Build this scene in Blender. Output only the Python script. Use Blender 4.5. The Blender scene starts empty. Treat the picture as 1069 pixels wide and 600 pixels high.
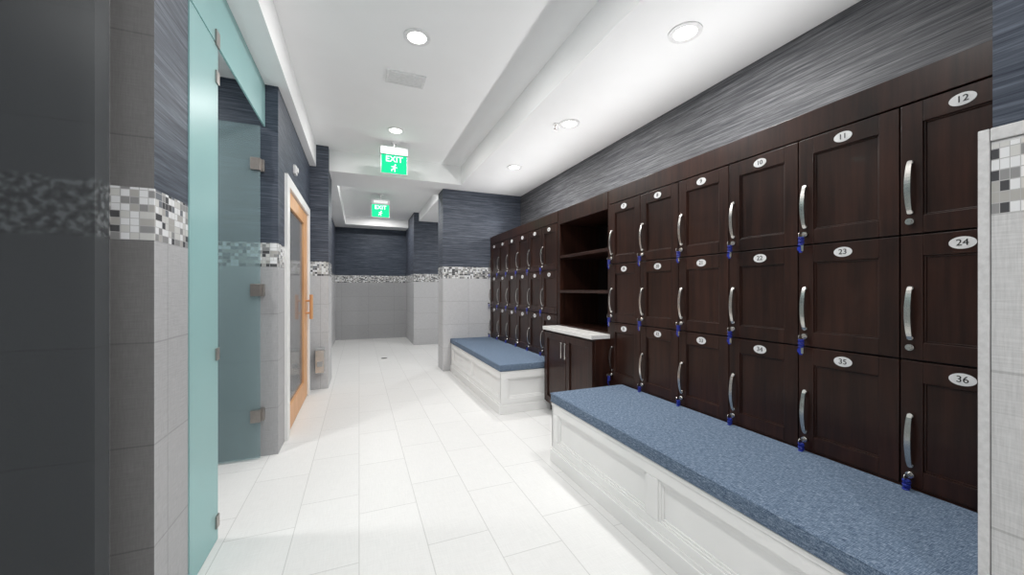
import bpy, bmesh, math, random
from mathutils import Vector, Matrix
random.seed(3)
scene = bpy.context.scene
scene.view_settings.view_transform = 'Standard'
COL = scene.collection

# ------------------------------------------------------------------ node helpers
class N:
    def __init__(s, name):
        s.m = bpy.data.materials.new(name); s.m.use_nodes = True
        s.t = s.m.node_tree; s.t.nodes.clear()
        s.out = s.t.nodes.new('ShaderNodeOutputMaterial')
    def n(s, typ, **kw):
        nd = s.t.nodes.new(typ)
        for k, v in kw.items(): setattr(nd, k, v)
        return nd
    def l(s, a, b): s.t.links.new(a, b)
    def setin(s, nd, i, v):
        if hasattr(v, 'links'): s.l(v, nd.inputs[i])
        else: nd.inputs[i].default_value = v
    def math(s, op, a, b=None):
        nd = s.n('ShaderNodeMath', operation=op); s.setin(nd, 0, a)
        if b is not None: s.setin(nd, 1, b)
        return nd.outputs[0]
    def xyz(s):
        g = s.n('ShaderNodeNewGeometry'); sp = s.n('ShaderNodeSeparateXYZ')
        s.l(g.outputs['Position'], sp.inputs[0]); return sp.outputs
    def comb(s, x, y, z=0.0):
        c = s.n('ShaderNodeCombineXYZ')
        for i, v in enumerate((x, y, z)): s.setin(c, i, v)
        return c.outputs[0]
    def noise(s, vec, scale=1, detail=3, rough=.6):
        nd = s.n('ShaderNodeTexNoise'); s.l(vec, nd.inputs['Vector'])
        nd.inputs['Scale'].default_value = scale; nd.inputs['Detail'].default_value = detail
        nd.inputs['Roughness'].default_value = rough
        return nd.outputs[0]
    def ramp(s, fac, stops, interp='LINEAR'):
        r = s.n('ShaderNodeValToRGB'); s.l(fac, r.inputs[0]); cr = r.color_ramp; cr.interpolation = interp
        while len(cr.elements) < len(stops): cr.elements.new(.5)
        for e, (p, c) in zip(cr.elements, stops):
            e.position = p; e.color = (*c, 1)
        return r.outputs[0]
    def mix(s, f, a, b, blend='MIX'):
        nd = s.n('ShaderNodeMix', data_type='RGBA', blend_type=blend)
        s.setin(nd, 0, f)
        for i, v in ((6, a), (7, b)):
            if hasattr(v, 'links'): s.l(v, nd.inputs[i])
            else: nd.inputs[i].default_value = (*v, 1)
        return nd.outputs[2]
    def bsdf(s, col, rough=.5, metal=0, spec=.5, bump=None, bstr=.2, bdist=.002, coat=0):
        b = s.n('ShaderNodeBsdfPrincipled')
        if hasattr(col, 'links'): s.l(col, b.inputs['Base Color'])
        else: b.inputs['Base Color'].default_value = (*col, 1)
        s.setin(b, 'Roughness', rough); b.inputs['Metallic'].default_value = metal
        b.inputs['Specular IOR Level'].default_value = spec
        b.inputs['Coat Weight'].default_value = coat
        if bump is not None:
            bp = s.n('ShaderNodeBump'); bp.inputs['Strength'].default_value = bstr
            bp.inputs['Distance'].default_value = bdist
            s.l(bump, bp.inputs['Height']); s.l(bp.outputs[0], b.inputs['Normal'])
        s.l(b.outputs[0], s.out.inputs[0]); return b

def simple(name, col, rough=.5, metal=0, spec=.5, nscale=40, var=.06):
    m = N(name); g = m.n('ShaderNodeNewGeometry')
    nz = m.noise(g.outputs['Position'], nscale, 2)
    c = m.ramp(nz, [(.3, tuple(x*(1-var) for x in col)), (.7, tuple(min(1, x*(1+var)) for x in col))])
    m.bsdf(c, rough, metal, spec); return m.m

def wall_mat(name, tile=(.42,.42,.43), paper_top=True, paper_lo=(.013,.020,.038), paper_hi=(.125,.15,.195), prough=.55, band_top=1.60, soft=False, ustretch=1.0, squares=.35):
    m = N(name); x, y, z = m.xyz()
    u = m.math('ADD', x, y)
    # wallpaper
    w1 = m.noise(m.comb(m.math('MULTIPLY', u, 2.2), m.math('MULTIPLY', z, 75.0), m.math('MULTIPLY', y, .3)), 1, 5, .7)
    w2 = m.noise(m.comb(m.math('MULTIPLY', u, 6.0), m.math('MULTIPLY', z, 210.0)), 1, 3, .6)
    wv = m.math('ADD', m.math('MULTIPLY', w1, .65), m.math('MULTIPLY', w2, .35))
    paper = m.ramp(wv, [(.38, paper_lo), (.52, tuple((a+b)*.40 for a, b in zip(paper_lo, paper_hi))), (.66, paper_hi)])
    # tile
    br = m.n('ShaderNodeTexBrick'); br.offset = 0.0; br.squash = 1
    m.l(m.comb(m.math('ADD', u, .12), z), br.inputs['Vector'])
    br.inputs['Scale'].default_value = 1; br.inputs['Mortar Size'].default_value = .003
    br.inputs['Mortar Smooth'].default_value = .1
    br.inputs['Brick Width'].default_value = .62; br.inputs['Row Height'].default_value = .355
    br.inputs['Color1'].default_value = (1,1,1,1); br.inputs['Color2'].default_value = (.95,.95,.95,1)
    br.inputs['Mortar'].default_value = (.74,.74,.74,1)
    tn = m.noise(m.comb(m.math('MULTIPLY', u, 260.0), m.math('MULTIPLY', z, 18.0)), 1, 3)
    tn2 = m.noise(m.comb(m.math('MULTIPLY', u, 14.0), m.math('MULTIPLY', z, 240.0)), 1, 3)
    ts = m.math('ADD', m.math('MULTIPLY', tn, .5), m.math('MULTIPLY', tn2, .5))
    tc = m.ramp(ts, [(.35, tuple(c*.84 for c in tile)), (.65, tuple(c*1.1 for c in tile))])
    tilec = m.mix(1.0, tc, br.outputs['Color'], 'MULTIPLY')
    if soft:
        nz = m.noise(m.comb(m.math('MULTIPLY', u, 42.0), m.math('MULTIPLY', z, 42.0)), 1, 1, .4)
        mos = m.ramp(nz, [(.36, (.10,.10,.10)), (.5, (.28,.28,.28)), (.64, (.70,.70,.70))])
        d = m.math('ABSOLUTE', m.math('SUBTRACT', z, 1.51))
        sm = m.n('ShaderNodeMapRange', interpolation_type='SMOOTHSTEP'); m.l(d, sm.inputs[0])
        sm.inputs[1].default_value = .078; sm.inputs[2].default_value = .10; sm.inputs[3].default_value = 1; sm.inputs[4].default_value = 0
        c = m.mix(sm.outputs[0], tilec, mos)
        m.bsdf(c, .5); return m.m
    # mosaic: 2x2 cell blocks that are either four small squares or two long strips
    s = 1/.0245
    us = m.math('MULTIPLY', u, s*ustretch); zs = m.math('MULTIPLY', m.math('SUBTRACT', z, 1.42), s)
    big = m.n('ShaderNodeTexWhiteNoise', noise_dimensions='2D')
    m.l(m.comb(m.math('FLOOR', m.math('MULTIPLY', us, .5)), m.math('FLOOR', m.math('MULTIPLY', zs, .5))), big.inputs['Vector'])
    split = m.math('GREATER_THAN', big.outputs[0], squares)
    us2 = m.math('MULTIPLY', us, m.math('ADD', .5, m.math('MULTIPLY', split, .5)))
    wn = m.n('ShaderNodeTexWhiteNoise', noise_dimensions='2D')
    m.l(m.comb(m.math('FLOOR', us2), m.math('FLOOR', zs)), wn.inputs['Vector'])
    mc = m.ramp(wn.outputs[0], [(0, (.08,.08,.085)), (.12, (.28,.28,.28)), (.32, (.60,.60,.58)), (.52, (.42,.41,.39)), (.66, (.76,.77,.78)), (.92,(.17,.18,.20))], 'CONSTANT')
    fx = m.math('ABSOLUTE', m.math('SUBTRACT', m.math('FRACT', us2), .5))
    fz = m.math('ABSOLUTE', m.math('SUBTRACT', m.math('FRACT', zs), .5))
    gr = m.math('GREATER_THAN', m.math('MAXIMUM', fx, fz), .455)
    mos = m.mix(gr, mc, (.45,.45,.45))
    above = m.math('GREATER_THAN', z, 1.42); top = m.math('GREATER_THAN', z, band_top)
    c = m.mix(above, tilec, mos)
    c = m.mix(top, c, paper if paper_top else tilec)
    isb = m.math('SUBTRACT', above, top)
    rough = m.math('SUBTRACT', prough, m.math('MULTIPLY', isb, .35))
    m.bsdf(c, rough, 0, .4, bump=wv, bstr=.25, bdist=.0015)
    return m.m

M = {}
M['wall'] = wall_mat('wallpaper_mosaic_tile')
M['wall_r'] = wall_mat('wallpaper_right_mosaic_tile', tile=(.60,.60,.60), paper_lo=(.034,.036,.044), paper_hi=(.235,.237,.25), prough=.65)
M['wall_rt'] = wall_mat('light_tile_mosaic_inset', tile=(.60,.60,.60), paper_top=False, band_top=1.578, ustretch=1.7, squares=-1.0)
M['wall_light'] = wall_mat('wallpaper_mosaic_light_tile', tile=(.56,.56,.57), paper_lo=(.018,.025,.042), paper_hi=(.15,.17,.215))
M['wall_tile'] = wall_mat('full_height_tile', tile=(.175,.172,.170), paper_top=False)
M['wall_soft'] = wall_mat('shower_tile_blurred_mosaic', tile=(.24,.24,.245), soft=True)  # smoked-glass blur of the mosaic is painted into the band colour
M['trimtile'] = simple('bullnose_tile', (.60,.60,.60), .5, nscale=90, var=.08)
M['paint'] = simple('ceiling_paint', (.92,.922,.925), .7, nscale=3, var=.01)

def floor_mat():
    m = N('floor_porcelain_tile'); x, y, z = m.xyz()
    br = m.n('ShaderNodeTexBrick'); br.offset = .35
    m.l(m.comb(y, m.math('ADD', x, .0)), br.inputs['Vector'])
    br.inputs['Scale'].default_value = 1; br.inputs['Mortar Size'].default_value = .0024
    br.inputs['Brick Width'].default_value = .62; br.inputs['Row Height'].default_value = .312
    br.inputs['Color1'].default_value = (.76,.76,.75,1); br.inputs['Color2'].default_value = (.73,.73,.72,1)
    br.inputs['Mortar'].default_value = (.57,.57,.56,1)
    a = m.noise(m.comb(m.math('MULTIPLY', x, 160.0), m.math('MULTIPLY', y, 12.0)), 1, 3)
    b = m.noise(m.comb(m.math('MULTIPLY', x, 10.0), m.math('MULTIPLY', y, 160.0)), 1, 3)
    t = m.math('MULTIPLY', m.math('ADD', a, b), .5)
    tc = m.ramp(t, [(.35, (.92,.92,.92)), (.65, (1,1,1))])
    c = m.mix(1.0, br.outputs['Color'], tc, 'MULTIPLY')
    m.bsdf(c, .42, 0, .35, bump=t, bstr=.1, bdist=.001); return m.m
M['floor'] = floor_mat()

def wood_mat(name, lo, hi, rough=.35, scale=1.0, spec=.5):
    m = N(name); x, y, z = m.xyz()
    v = m.comb(m.math('MULTIPLY', x, 30*scale), m.math('MULTIPLY', y, 30*scale), m.math('MULTIPLY', z, 2.2*scale))
    n1 = m.noise(v, 1, 5, .65)
    g = m.n('ShaderNodeNewGeometry'); n2 = m.noise(g.outputs['Position'], 2.6, 2, .5)
    t = m.math('ADD', m.math('MULTIPLY', n1, .7), m.math('MULTIPLY', n2, .3))
    c = m.ramp(t, [(.34, lo), (.66, hi)])
    m.bsdf(c, rough, 0, spec, bump=n1, bstr=.08, bdist=.001, coat=.04); return m.m
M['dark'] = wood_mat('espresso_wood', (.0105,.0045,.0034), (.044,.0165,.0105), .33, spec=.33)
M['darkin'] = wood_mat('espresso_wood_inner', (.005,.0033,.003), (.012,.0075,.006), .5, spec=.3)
M['oak'] = wood_mat('oak_wood', (.55,.27,.11), (.78,.44,.22), .45)
M['white'] = simple('white_lacquer', (.84,.84,.83), .4, nscale=5, var=.015)
M['counter'] = simple('white_quartz', (.80,.79,.77), .2, nscale=60, var=.04)
M['nickel'] = simple('satin_nickel', (.60,.58,.55), .27, 1, nscale=80, var=.04)
M['bronze'] = simple('brushed_steel_hinge', (.36,.33,.31), .35, .9)
M['plate'] = simple('white_enamel', (.80,.80,.80), .3)
M['black'] = simple('black_ink', (.01,.01,.01), .5)
M['blue'] = simple('blue_plastic', (.012,.03,.34), .3)
M['grey'] = simple('grey_plastic', (.35,.36,.37), .4)
M['plas'] = simple('white_plastic', (.8,.8,.8), .4)

def fabric():
    m = N('blue_woven_fabric'); x, y, z = m.xyz()
    a = m.noise(m.comb(m.math('MULTIPLY', x, 45.0), m.math('MULTIPLY', y, 420.0), m.math('MULTIPLY', z, 300.0)), 1, 3)
    b = m.noise(m.comb(m.math('MULTIPLY', x, 420.0), m.math('MULTIPLY', y, 45.0), m.math('MULTIPLY', z, 300.0)), 1, 3)
    t = m.math('MULTIPLY', m.math('ADD', a, b), .5)
    c = m.ramp(t, [(.38, (.046,.072,.120)), (.5, (.115,.163,.235)), (.62, (.26,.32,.40))])
    m.bsdf(c, .9, 0, .2, bump=t, bstr=.4, bdist=.002); return m.m
M['fabric'] = fabric()

def glass(name, tint, body, opac, rough=.05):
    m = N(name)
    g = m.n('ShaderNodeNewGeometry'); nz = m.noise(g.outputs['Position'], 3, 1)
    col = m.ramp(nz, [(.3, tuple(c*.97 for c in body)), (.7, body)])
    tr = m.n('ShaderNodeBsdfTransparent'); tr.inputs[0].default_value = (*tint, 1)
    pb = m.n('ShaderNodeBsdfPrincipled'); m.l(col, pb.inputs['Base Color']); pb.inputs['Roughness'].default_value = rough
    mx = m.n('ShaderNodeMixShader'); mx.inputs[0].default_value = opac
    m.l(tr.outputs[0], mx.inputs[1]); m.l(pb.outputs[0], mx.inputs[2]); m.l(mx.outputs[0], m.out.inputs[0])
    return m.m
M['mint'] = glass('frosted_mint_glass', (.68,.95,.95), (.38,.60,.60), .72, .35)
M['teal'] = glass('tinted_teal_glass', (.84,.92,.93), (.33,.42,.44), .30, .03)
M['doorglass'] = glass('sauna_door_glass', (.7,.72,.74), (.42,.43,.44), .55, .05)
M['smoked'] = glass('smoked_glass', (.68,.70,.71), (.095,.10,.105), .25, .35)
def emit(name, col, st):
    m = N(name); e = m.n('ShaderNodeEmission'); e.inputs[0].default_value = (*col, 1); e.inputs[1].default_value = st
    m.l(e.outputs[0], m.out.inputs[0]); return m.m
M['green'] = emit('green_exit_panel', (.02,.75,.33), 1.3)
M['exitw'] = emit('exit_letter_glow', (.8,1,.9), 2.0)
M['led'] = emit('led_lens', (1,.99,.97), 9)

# ------------------------------------------------------------------ mesh builder
class B:
    def __init__(s): s.bm = bmesh.new(); s.mats = []
    def mi(s, k):
        if k not in s.mats: s.mats.append(k)
        return s.mats.index(k)
    def box(s, x0, x1, y0, y1, z0, z1, k):
        i = s.mi(k); vs = [s.bm.verts.new((x, y, z)) for x in (x0, x1) for y in (y0, y1) for z in (z0, z1)]
        for f in ((0,1,3,2),(4,6,7,5),(0,4,5,1),(2,3,7,6),(0,2,6,4),(1,5,7,3)):
            fc = s.bm.faces.new([vs[j] for j in f]); fc.material_index = i
        return s
    def cyl(s, c, axis, r, L, k, seg=24, r2=None, sy=1.0):
        i = s.mi(k); r2 = r if r2 is None else r2
        rot = {'z': Matrix.Identity(3), 'x': Matrix.Rotation(math.pi/2, 3, 'Y'), 'y': Matrix.Rotation(-math.pi/2, 3, 'X')}[axis]
        a, b = [], []
        for j in range(seg):
            t = 2*math.pi*j/seg
            a.append(s.bm.verts.new(Vector(c)+rot@Vector((r*math.cos(t)*sy, r*math.sin(t), -L/2))))
            b.append(s.bm.verts.new(Vector(c)+rot@Vector((r2*math.cos(t)*sy, r2*math.sin(t), L/2))))
        for j in range(seg):
            f = s.bm.faces.new((a[j], a[(j+1)%seg], b[(j+1)%seg], b[j])); f.material_index = i; f.smooth = True
        f = s.bm.faces.new(list(reversed(a))); f.material_index = i
        f = s.bm.faces.new(b); f.material_index = i
        return s
    def ring(s, c, r0, r1, z0, z1, k, seg=32):
        i = s.mi(k); q = []
        for j in range(seg):
            t = 2*math.pi*j/seg; cs, sn = math.cos(t), math.sin(t)
            q.append([s.bm.verts.new((c[0]+r*cs, c[1]+r*sn, z)) for r, z in ((r0,z0),(r1,z0),(r1,z1),(r0,z1))])
        for j in range(seg):
            A, Bq = q[j], q[(j+1)%seg]
            for n in range(4):
                f = s.bm.faces.new((A[n], A[(n+1)%4], Bq[(n+1)%4], Bq[n])); f.material_index = i
        return s
    def mesh(s, name):
        bmesh.ops.recalc_face_normals(s.bm, faces=s.bm.faces)
        me = bpy.data.meshes.new(name); s.bm.to_mesh(me); s.bm.free()
        for k in s.mats: me.materials.append(M[k])
        return me
    def obj(s, name, bevel=0, parent=None, origin=None, seg=2):
        me = s.mesh(name)
        if origin is None:
            xs = [v.co for v in me.vertices]
            origin = Vector(((min(v.x for v in xs)+max(v.x for v in xs))/2, (min(v.y for v in xs)+max(v.y for v in xs))/2, min(v.z for v in xs)))
        me.transform(Matrix.Translation(-Vector(origin)))
        o = bpy.data.objects.new(name, me); o.location = origin; COL.objects.link(o)
        if bevel:
            md = o.modifiers.new('bevel', 'BEVEL'); md.width = bevel; md.segments = seg; md.limit_method = 'ANGLE'; md.angle_limit = math.radians(40)
        if parent: attach(o, parent)
        return o
def attach(o, p):
    o.parent = p; o.matrix_parent_inverse = Matrix.Translation(p.location).inverted()
def empty(name, loc):
    e = bpy.data.objects.new(name, None); e.location = loc; e.empty_display_size = .1; COL.objects.link(e); return e
def text(s, size, loc, rot, mat, parent, name, ext=.0006, off=.0):
    c = bpy.data.curves.new(name, 'FONT'); c.body = s; c.size = size; c.align_x = 'CENTER'; c.align_y = 'CENTER'; c.extrude = ext
    c.offset = off
    c.materials.append(M[mat]); o = bpy.data.objects.new(name, c); o.location = loc; o.rotation_euler = rot; COL.objects.link(o)
    attach(o, parent); return o

# ------------------------------------------------------------------ room shell
CZ, RZ, TOP = 2.79, 3.06, 3.30
XW, XL = 2.48, 1.95
B().box(-2.6, 3.7, -2.2, 10.4, -.1, 0, 'floor').obj('floor')
B().box(XW, XW+.12, -2.0, 5.73, 0, TOP, 'wall_r').obj('wall_right')
B().box(1.345, XW, -.6, .385, 0, TOP, 'wall').obj('wall_right_near')
b = B(); b.box(1.33, 1.345, -.6, .3835, 0, 1.585, 'wall_rt'); b.box(1.345, XW-.01, .385, .40, 0, 1.615, 'trimtile')
b.box(1.326, 1.345, .3845, .402, 0, 1.615, 'trimtile'); b.box(1.326, 1.345, -.6, .3835, 1.586, 1.615, 'trimtile')
b.obj('trim_1', .002)
B().box(-2.6, -2.5, -1.0, 3.32, 0, TOP, 'wall_light').obj('wall_left_outer')
B().box(-2.5, -.775, 1.60, 1.76, 0, TOP, 'wall_soft').obj('wall_left_near')
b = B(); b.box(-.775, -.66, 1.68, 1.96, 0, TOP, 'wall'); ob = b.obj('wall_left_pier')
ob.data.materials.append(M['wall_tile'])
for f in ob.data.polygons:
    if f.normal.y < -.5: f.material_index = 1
B().box(-2.6, -.57, 3.32, 3.60, 0, TOP, 'wall').obj('wall_left')
B().box(-.72, -.57, 3.60, 5.08, 2.2, TOP, 'wall').obj('wall_left_lintel')
B().box(-2.6, -.57, 5.08, 5.29, 0, TOP, 'wall').obj('wall_left_jamb')
B().box(-1.9, -1.8, 3.60, 5.08, 0, TOP, 'white').obj('wall_sauna_back')
B().box(-2.6, -.36, 5.29, 5.90, 0, TOP, 'wall_light').obj('wall_left_column')
B().box(-.66, -.54, 5.90, 10.2, 0, TOP, 'wall_light').obj('wall_left_far')
B().box(-.66, 3.7, 10.2, 10.3, 0, TOP, 'wall').obj('wall_far')
B().box(1.14, 3.7, 8.67, 10.2, 0, TOP, 'wall_light').obj('wall_far_right')
B().box(1.187, 3.7, 5.73, 6.10, 0, TOP, 'wall_light').obj('wall_right_column')
# ceiling with two raised trays
b = B()
rx0, rx1, ry0, ry1 = -.50, 1.39, -1.7, 5.42
b.box(-2.6, rx0, -2.12, 6.15, CZ, TOP, 'paint'); b.box(rx1, 3.7, -2.12, 6.15, CZ, TOP, 'paint')
b.box(rx0, rx1, ry1, 6.15, CZ, TOP, 'paint'); b.box(rx0, rx1, -2.12, ry0, CZ, TOP, 'paint')
b.box(rx0, rx1, ry0, ry1, RZ, TOP, 'paint')
b.box(-2.6, -.3, 6.15, 10.3, CZ, TOP, 'paint'); b.box(1.25, 3.7, 6.15, 10.3, CZ, TOP, 'paint')
b.box(-.3, 1.25, 9.7, 10.3, CZ, TOP, 'paint'); b.box(-.3, 1.25, 6.15, 9.7, 2.98, TOP, 'paint')
b.obj('ceiling')

# ------------------------------------------------------------------ left side glass
B().box(-1.9, -.722, 1.55, 1.562, .0, CZ-.002, 'smoked').obj('smoked_glass_screen')
b = B(); b.box(-.665, -.655, 1.962, 2.30, .006, 2.46, 'mint')
for z in (.93, 2.30, .10): b.box(-.672, -.648, 2.262, 2.302, z-.03, z+.03, 'bronze')
b.obj('frosted_glass_panel')
b = B(); b.box(-.665, -.655, 1.962, 3.318, 2.47, CZ-.002, 'mint')
b.box(-.672, -.648, 2.26, 2.31, 2.455, 2.53, 'bronze'); b.obj('glass_transom', )
b = B(); b.box(-1.55, -.675, 3.262, 3.274, .012, 2.455, 'teal')
for z in (2.17, 1.245, .32):
    b.box(-.735, -.672, 3.25, 3.286, z-.045, z+.045, 'bronze'); b.box(-.70, -.655, 3.286, 3.319, z-.045, z+.045, 'bronze')
b.obj('hinged_glass_door', .002)

# wooden door
b = B()
b.box(-.60, -.545, 3.58, 3.68, 0, 2.21, 'white'); b.box(-.60, -.545, 5.00, 5.10, 0, 2.21, 'white'); b.box(-.60, -.545, 3.68, 5.00, 2.12, 2.21, 'white')
b.obj('trim_2', .003)
b = B(); dx0, dx1 = -.61, -.565
b.box(dx0, dx1, 3.684, 3.77, .01, 2.116, 'oak'); b.box(dx0, dx1, 4.72, 4.996, .01, 2.116, 'oak')
b.box(dx0, dx1, 3.77, 4.72, .01, .22, 'oak'); b.box(dx0, dx1, 3.77, 4.72, 1.98, 2.116, 'oak')
b.box(dx0+.018, dx1-.018, 3.77, 4.72, .22, 1.98, 'doorglass')
for z in (.98, 1.12): b.cyl((-.54, 4.88, z), 'x', .012, .06, 'oak')
b.cyl((-.51, 4.88, 1.05), 'z', .018, .28, 'oak')
b.obj('door_1', .003)
b = B(); b.box(-.57, -.545, 4.0, 4.10, 2.33, 2.41, 'plas'); b.box(-.545, -.53, 4.03, 4.07, 2.35, 2.39, 'plas'); b.obj('wall_strobe_alarm', .004)
b = B(); b.box(-.50, -.40, 5.18, 5.288, .22, .50, 'nickel'); b.box(-.505, -.395, 5.175, 5.288, .50, .52, 'grey')
b.box(-.48, -.42, 5.17, 5.18, .30, .36, 'grey'); b.obj('wall_waste_receptacle', .004)

# ------------------------------------------------------------------ lockers
W = .365; Y0 = .423
rows = [(1.462, 1.958), (.985, 1.458), (.502, .981)]
def door_mesh(w, h):
    b = B(); t = .022; st = .062; rl = .078
    b.box(-t, 0, 0, st, 0, h, 'dark'); b.box(-t, 0, w-st, w, 0, h, 'dark')
    b.box(-t, 0, st, w-st, 0, rl*.85, 'dark'); b.box(-t, 0, st, w-st, h-rl, h, 'dark')
    b.box(-.010, 0, st-.001, w-st+.001, rl*.85-.001, h-rl+.001, 'dark')
    g = .006  # inner bead
    y0, y1, z0, z1 = st, w-st, rl*.85, h-rl
    b.box(-.016, -.010, y0, y0+g, z0, z1, 'dark'); b.box(-.016, -.010, y1-g, y1, z0, z1, 'dark')
    b.box(-.016, -.010, y0+g, y1-g, z0, z0+g, 'dark'); b.box(-.016, -.010, y0+g, y1-g, z1-g, z1, 'dark')
    return b.mesh('locker_door')
def handle_mesh():
    b = B(); i = b.mi('nickel'); L = .20; n = 16; rings = []
    for j in range(n+1):
        t = j/n; z = L*t; o = -.008-.020*math.sin(math.pi*t)**.7; wd = .007+.002*math.sin(math.pi*t)
        rings.append([b.bm.verts.new((o+dx, dy*wd, z)) for dx, dy in ((-.0035,-1),(.0035,-1),(.0035,1),(-.0035,1))])
    for A, C in zip(rings, rings[1:]):
        for q in range(4):
            f = b.bm.faces.new((A[q], A[(q+1)%4], C[(q+1)%4], C[q])); f.material_index = i; f.smooth = False
    b.bm.faces.new(rings[0]); b.bm.faces.new(rings[-1])
    b.cyl((-.005, 0, .006), 'x', .009, .012, 'nickel', 12); b.cyl((-.005, 0, L-.006), 'x', .009, .012, 'nickel', 12)
    return b.mesh('handle')
def lock_mesh():
    b = B(); b.cyl((-.008, 0, 0), 'x', .012, .016, 'nickel', 20); b.cyl((-.018, 0, 0), 'x', .008, .006, 'nickel', 16); return b.mesh('lock')
def key_mesh():
    b = B()
    b.box(-.036, -.020, -.0012, .0012, -.006, .006, 'nickel')
    b.cyl((-.042, 0, -.002), 'y', .012, .003, 'nickel', 16)
    for j in range(5):
        z = -.016-.008*j
        b.cyl((-.036+.004*(j%2), 0, z), 'z', .0115, .0055, 'blue', 12)
    b.cyl((-.034, .004, -.066), 'x', .013, .004, 'blue', 16); b.box(-.036, -.032, -.004, .009, -.085, -.060, 'blue')
    b.box(-.039, -.036, -.012, -.002, -.078, -.045, 'nickel')
    return b.mesh('locker_key')
dm = [door_mesh(W-.005, r[1]-r[0]-.003) for r in rows]; hm, lm, km = handle_mesh(), lock_mesh(), key_mesh()
def child(name, me, loc, p, bev=0, rot=None):
    o = bpy.data.objects.new(name, me); o.location = loc; COL.objects.link(o)
    if rot: o.rotation_euler = rot
    if bev:
        md = o.modifiers.new('bevel', 'BEVEL'); md.width = bev; md.segments = 2; md.limit_method = 'ANGLE'
    attach(o, p)
def plate_mesh():
    b = B(); b.cyl((0, 0, 0), 'x', .0215, .003, 'plate', 32)
    me = b.mesh('number_plate')
    for v in me.vertices: v.co.y *= 1.55
    return me
pm = plate_mesh()
def bank(y0, n, first):
    y1 = y0+n*W; e = empty('locker_bank', (XL, (y0+y1)/2, 0))
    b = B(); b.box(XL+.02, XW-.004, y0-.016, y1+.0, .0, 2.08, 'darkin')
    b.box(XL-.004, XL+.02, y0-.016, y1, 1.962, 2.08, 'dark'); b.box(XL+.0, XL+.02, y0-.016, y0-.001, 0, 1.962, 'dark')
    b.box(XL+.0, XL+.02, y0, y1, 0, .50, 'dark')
    b.obj('carcass', .002, e)
    for r, (z0, z1) in enumerate(rows):
        for c in range(n):
            num = first + r*12 - c; yy = y0+c*W+.0025
            child(f'door_{num}', dm[r], (XL+.018, yy, z0), e, .002)
            hx = XL+.018-.022; hy = yy+W-.005-.030
            child(f'handle_{num}', hm, (hx, hy, z0+.075), e)
            child(f'lock_{num}', lm, (hx, hy, z0+.045), e)
            if num not in (12, 24): child(f'key_{num}', km, (hx, hy, z0+.045), e)
            py = yy+(W-.005)/2+(.018 if num in (12, 24, 36) else .003)
            child(f'plate_{num}', pm, (hx-.001, py, z1-.045), e)
            text(str(num), .032, (hx-.0032, py, z1-.045), (math.pi/2, 0, -math.pi/2), 'black', e, f'number_{num}')
bank(Y0, 6, 12)
YA = Y0+6*W; YB = 3.52
bank(YB, 6, 6)

# open shelving between the banks
b = B(); y0, y1 = YA+.002, YB-.018
b.box(XL, XW-.004, y0, y0+.03, .875, 2.08, 'dark'); b.box(XL, XW-.004, y1-.03, y1, .875, 2.08, 'dark')
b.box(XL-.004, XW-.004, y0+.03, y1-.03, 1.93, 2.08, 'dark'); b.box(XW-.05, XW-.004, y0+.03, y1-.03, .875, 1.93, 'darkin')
b.box(XL+.002, XW-.05, y0+.03, y1-.03, .875, .885, 'dark')
for z in (1.215, 1.575): b.box(XL+.004, XW-.05, y0+.03, y1-.03, z, z+.028, 'dark')
b.obj('open_shelf_unit', .002)
# vanity cabinet
vx = 1.80
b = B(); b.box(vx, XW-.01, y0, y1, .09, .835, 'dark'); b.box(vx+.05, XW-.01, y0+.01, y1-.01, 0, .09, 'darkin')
mid = (y0+y1)/2
for a, c in ((y0+.012, mid-.003), (mid+.003, y1-.012)):
    z0, z1, st = .11, .82, .062
    b.box(vx-.02, vx, a, a+st, z0, z1, 'dark'); b.box(vx-.02, vx, c-st, c, z0, z1, 'dark')
    b.box(vx-.02, vx, a+st, c-st, z0, z0+st, 'dark'); b.box(vx-.02, vx, a+st, c-st, z1-st, z1, 'dark')
    b.box(vx-.008, vx, a+st, c-st, z0+st, z1-st, 'dark')
for yy in (mid-.035, mid+.035):
    b.cyl((vx-.05, yy, .68), 'z', .006, .15, 'nickel', 12)
    for z in (.62, .74): b.cyl((vx-.034, yy, z), 'x', .005, .03, 'nickel', 10)
b.box(vx-.035, XW-.01, y0-.0, y1+.0, .838, .872, 'counter')
b.obj('vanity_cabinet', .002)

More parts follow.
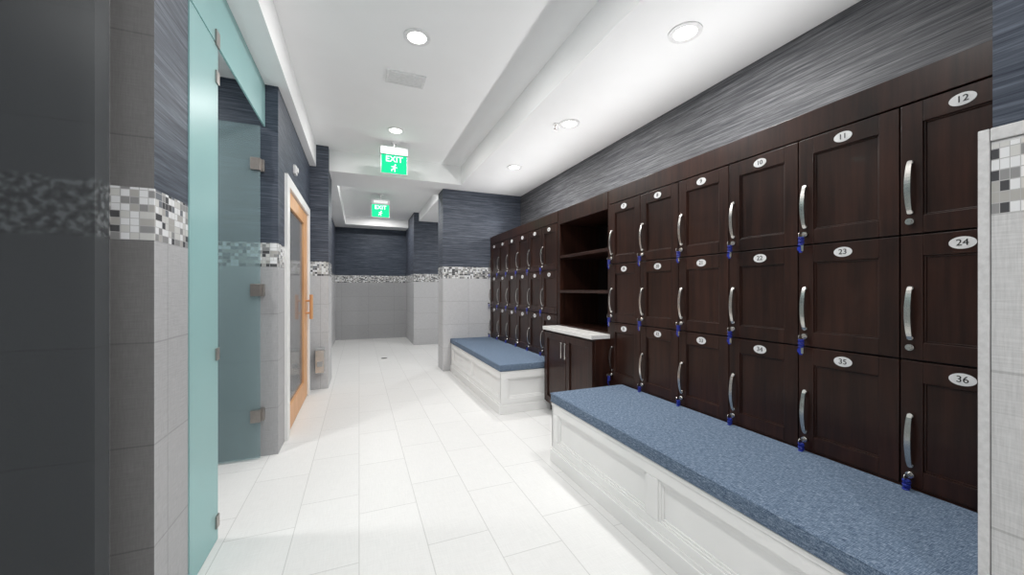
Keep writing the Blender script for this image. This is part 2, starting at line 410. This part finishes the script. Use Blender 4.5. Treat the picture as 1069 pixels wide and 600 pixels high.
# ------------------------------------------------------------------ benches
def bench(y0, y1):
    xf, xb = 1.31, XL-.006; H = .425; e = empty('bench', ((xf+xb)/2, (y0+y1)/2, 0))
    b = B(); b.box(xf+.02, xb, y0+.02, y1-.02, 0, H, 'white')
    b.box(xf-.012, xb, y0-.0, y1, 0, .085, 'white'); b.box(xf-.004, xb, y0+.004, y1-.004, .085, .105, 'white')
    b.box(xf-.004, xb, y0, y1, H-.022, H, 'white')
    n = 2; st = .075; L = y1-y0-.01; pw = (L-st*(n+1))/n
    b.box(xf, xf+.02, y0+.005, y1-.005, .105, .15, 'white'); b.box(xf, xf+.02, y0+.005, y1-.005, H-.075, H-.022, 'white')
    for j in range(n+1):
        a = y0+.005+j*(pw+st); b.box(xf, xf+.02, a, a+st, .15, H-.075, 'white')
    def mould(a, c, z0, z1, plane):
        for g, d in ((.0, .006), (.012, .012)):
            w = .012
            for (p, q, r, s_) in ((a+g, a+g+w, z0+g, z1-g), (c-g-w, c-g, z0+g, z1-g), (a+g+w, c-g-w, z0+g, z0+g+w), (a+g+w, c-g-w, z1-g-w, z1-g)):
                if plane == 'x': b.box(xf+d, xf+.02, p, q, r, s_, 'white')
                else: b.box(p, q, y0+d, y0+.02, r, s_, 'white')
    for j in range(n):
        a = y0+.005+st+j*(pw+st); mould(a, a+pw, .15, H-.075, 'x')
    for (ya, yb) in ((y0, y0+.02), (y1-.02, y1)):
        b.box(xf, xb, ya, yb, .105, .15, 'white'); b.box(xf, xb, ya, yb, H-.075, H-.022, 'white')
        b.box(xf, xf+st, ya, yb, .15, H-.075, 'white'); b.box(xb-st, xb, ya, yb, .15, H-.075, 'white')
    mould(xf+st, xb-st, .15, H-.075, 'y')
    b.obj('base', .003, e)
    b = B(); b.box(xf-.012, xb, y0-.006, y1+.004, H+.001, H+.072, 'fabric')
    o = b.obj('cushion', .016, e, seg=4)
    for p in o.data.polygons: p.use_smooth = True
    cu = bpy.data.curves.new('piping', 'CURVE'); cu.dimensions = '3D'; cu.bevel_depth = .0035; cu.materials.append(M['fabric'])
    for z in (H+.064, H+.009):
        sp = cu.splines.new('POLY'); pts = [(xf-.009, y0-.003), (xb-.004, y0-.003), (xb-.004, y1+.001), (xf-.009, y1+.001)]
        sp.points.add(3); sp.use_cyclic_u = True
        for p, (px, py) in zip(sp.points, pts): p.co = (px, py, z, 1)
    o = bpy.data.objects.new('piping', cu); COL.objects.link(o); attach(o, e)
bench(.412, 2.45)
bench(3.525, 5.72)

# ------------------------------------------------------------------ ceiling fittings
def downlight(x, y, z, p):
    b = B(); b.ring((x, y), .066, .095, z-.007, z, 'plas'); b.cyl((x, y, z-.0015), 'z', .066, .003, 'led', 32)
    o = b.obj('recessed_downlight', origin=(x, y, z))
    L = bpy.data.lights.new('downlight_lamp', 'AREA'); L.shape = 'DISK'; L.size = .13; L.energy = p; L.color = (1, .985, .965)
    lo = bpy.data.objects.new('downlight_lamp', L); lo.location = (x, y, z-.012); COL.objects.link(lo); attach(lo, o)
P = 16
for y in (-.66, 1.05, 2.76, 4.47): downlight(.385, y, RZ, P)
for y in (1.70, 3.04, 4.38): downlight(1.81, y, CZ, P)
downlight(.40, 6.42, 2.98, P*1.15); downlight(.45, 9.1, 2.98, P*1.2); downlight(2.2, 7.3, CZ, P*1.2)
downlight(-1.5, 2.55, CZ, P*1.35); downlight(-1.4, .2, CZ, P*.6); downlight(1.9, -1.2, CZ, P)
downlight(-1.3, 4.3, CZ, 4)
# unseen low-output fill strips, added on the locker banks to brighten the ceiling
for ya, yb in ((.45, 2.9), (3.0, 5.6)):
    b = B(); b.box(2.08, 2.14, ya, yb, 2.081, 2.11, 'plas'); o = b.obj('ceiling_fill_light')
    L = bpy.data.lights.new('ceiling_fill_lamp', 'AREA'); L.shape = 'RECTANGLE'; L.size = .05; L.size_y = yb-ya; L.energy = 10; L.color = (1,.99,.98)
    lo = bpy.data.objects.new('ceiling_fill_lamp', L); lo.location = (2.10, (ya+yb)/2, 2.125); lo.rotation_euler = (0, math.pi-.85, 0)
    COL.objects.link(lo); attach(lo, o)
# vent
b = B(); vx0, vy0 = .37, 3.34
b.box(vx0-.16, vx0+.16, vy0-.10, vy0-.08, RZ-.012, RZ, 'plas'); b.box(vx0-.16, vx0+.16, vy0+.08, vy0+.10, RZ-.012, RZ, 'plas')
b.box(vx0-.16, vx0-.14, vy0-.08, vy0+.08, RZ-.012, RZ, 'plas'); b.box(vx0+.14, vx0+.16, vy0-.08, vy0+.08, RZ-.012, RZ, 'plas')
b.box(vx0-.14, vx0+.14, vy0-.08, vy0+.08, RZ-.003, RZ, 'grey')
for j in range(7): b.box(vx0-.14, vx0+.14, vy0-.077+j*.0225, vy0-.060+j*.0225, RZ-.010, RZ-.003, 'plas')
b.obj('ceiling_vent')
b = B(); b.cyl((1.70, 3.10, CZ-.004), 'z', .03, .008, 'plas'); b.cyl((1.70, 3.10, CZ-.025), 'z', .008, .035, 'nickel', 12); b.cyl((1.70, 3.10, CZ-.045), 'z', .018, .003, 'nickel', 16)
b.obj('ceiling_sprinkler')
def exit_sign(x, y, zc, drop):
    e = empty('exit_sign', (x, y, zc))
    z = zc-drop
    b = B(); b.cyl((x, y, zc-.01), 'z', .04, .02, 'plas'); b.cyl((x, y, zc-drop/2), 'z', .010, drop, 'plas', 12)
    b.box(x-.16, x+.16, y-.04, y+.04, z-.09, z, 'grey'); b.box(x-.12, x+.12, y-.043, y-.04, z-.07, z-.02, 'plas')
    b.box(x-.155, x+.155, y-.012, y+.012, z-.32, z-.09, 'plas')
    b.box(x-.15, x+.15, y-.016, y+.016, z-.315, z-.092, 'green'); b.obj('housing', .003, e)
    text('EXIT', .10, (x, y-.019, z-.145), (math.pi/2, 0, 0), 'exitw', e, 'lettering', .001, .001)
    b = B(); px, pz = x, z-.25   # running figure
    b.cyl((px+.012, y-.018, pz+.038), 'y', .010, .003, 'exitw', 14); b.box(px-.010, px+.010, y-.019, y-.016, pz-.010, pz+.026, 'exitw')
    b.box(px-.034, px-.008, y-.019, y-.016, pz+.012, pz+.020, 'exitw'); b.box(px+.008, px+.034, y-.019, y-.016, pz+.004, pz+.012, 'exitw')
    b.box(px-.030, px-.006, y-.019, y-.016, pz-.020, pz-.010, 'exitw'); b.box(px-.034, px-.026, y-.019, y-.016, pz-.042, pz-.018, 'exitw')
    b.box(px+.002, px+.012, y-.019, y-.016, pz-.046, pz-.008, 'exitw')
    b.obj('pictogram', 0, e)
exit_sign(.40, 4.85, RZ, .07); exit_sign(.36, 7.25, 2.98, .10)
b = B(); b.ring((.42, 7.2), .035, .055, 0, .004, 'nickel'); b.cyl((.42, 7.2, .001), 'z', .035, .002, 'black'); b.obj('floor_drain')

# ------------------------------------------------------------------ camera, world
w = bpy.data.worlds.new('world'); scene.world = w; w.use_nodes = True
w.node_tree.nodes['Background'].inputs[0].default_value = (.98,.985,1,1); w.node_tree.nodes['Background'].inputs[1].default_value = .78
cam = bpy.data.cameras.new('camera'); cam.sensor_width = 36; cam.lens = 393/1069*36; cam.shift_y = 2/1069; cam.clip_start = .02
co = bpy.data.objects.new('camera', cam); co.location = (0, 0, 1.25); co.rotation_euler = (math.pi/2, 0, -math.radians(22.1)); COL.objects.link(co)
scene.camera = co
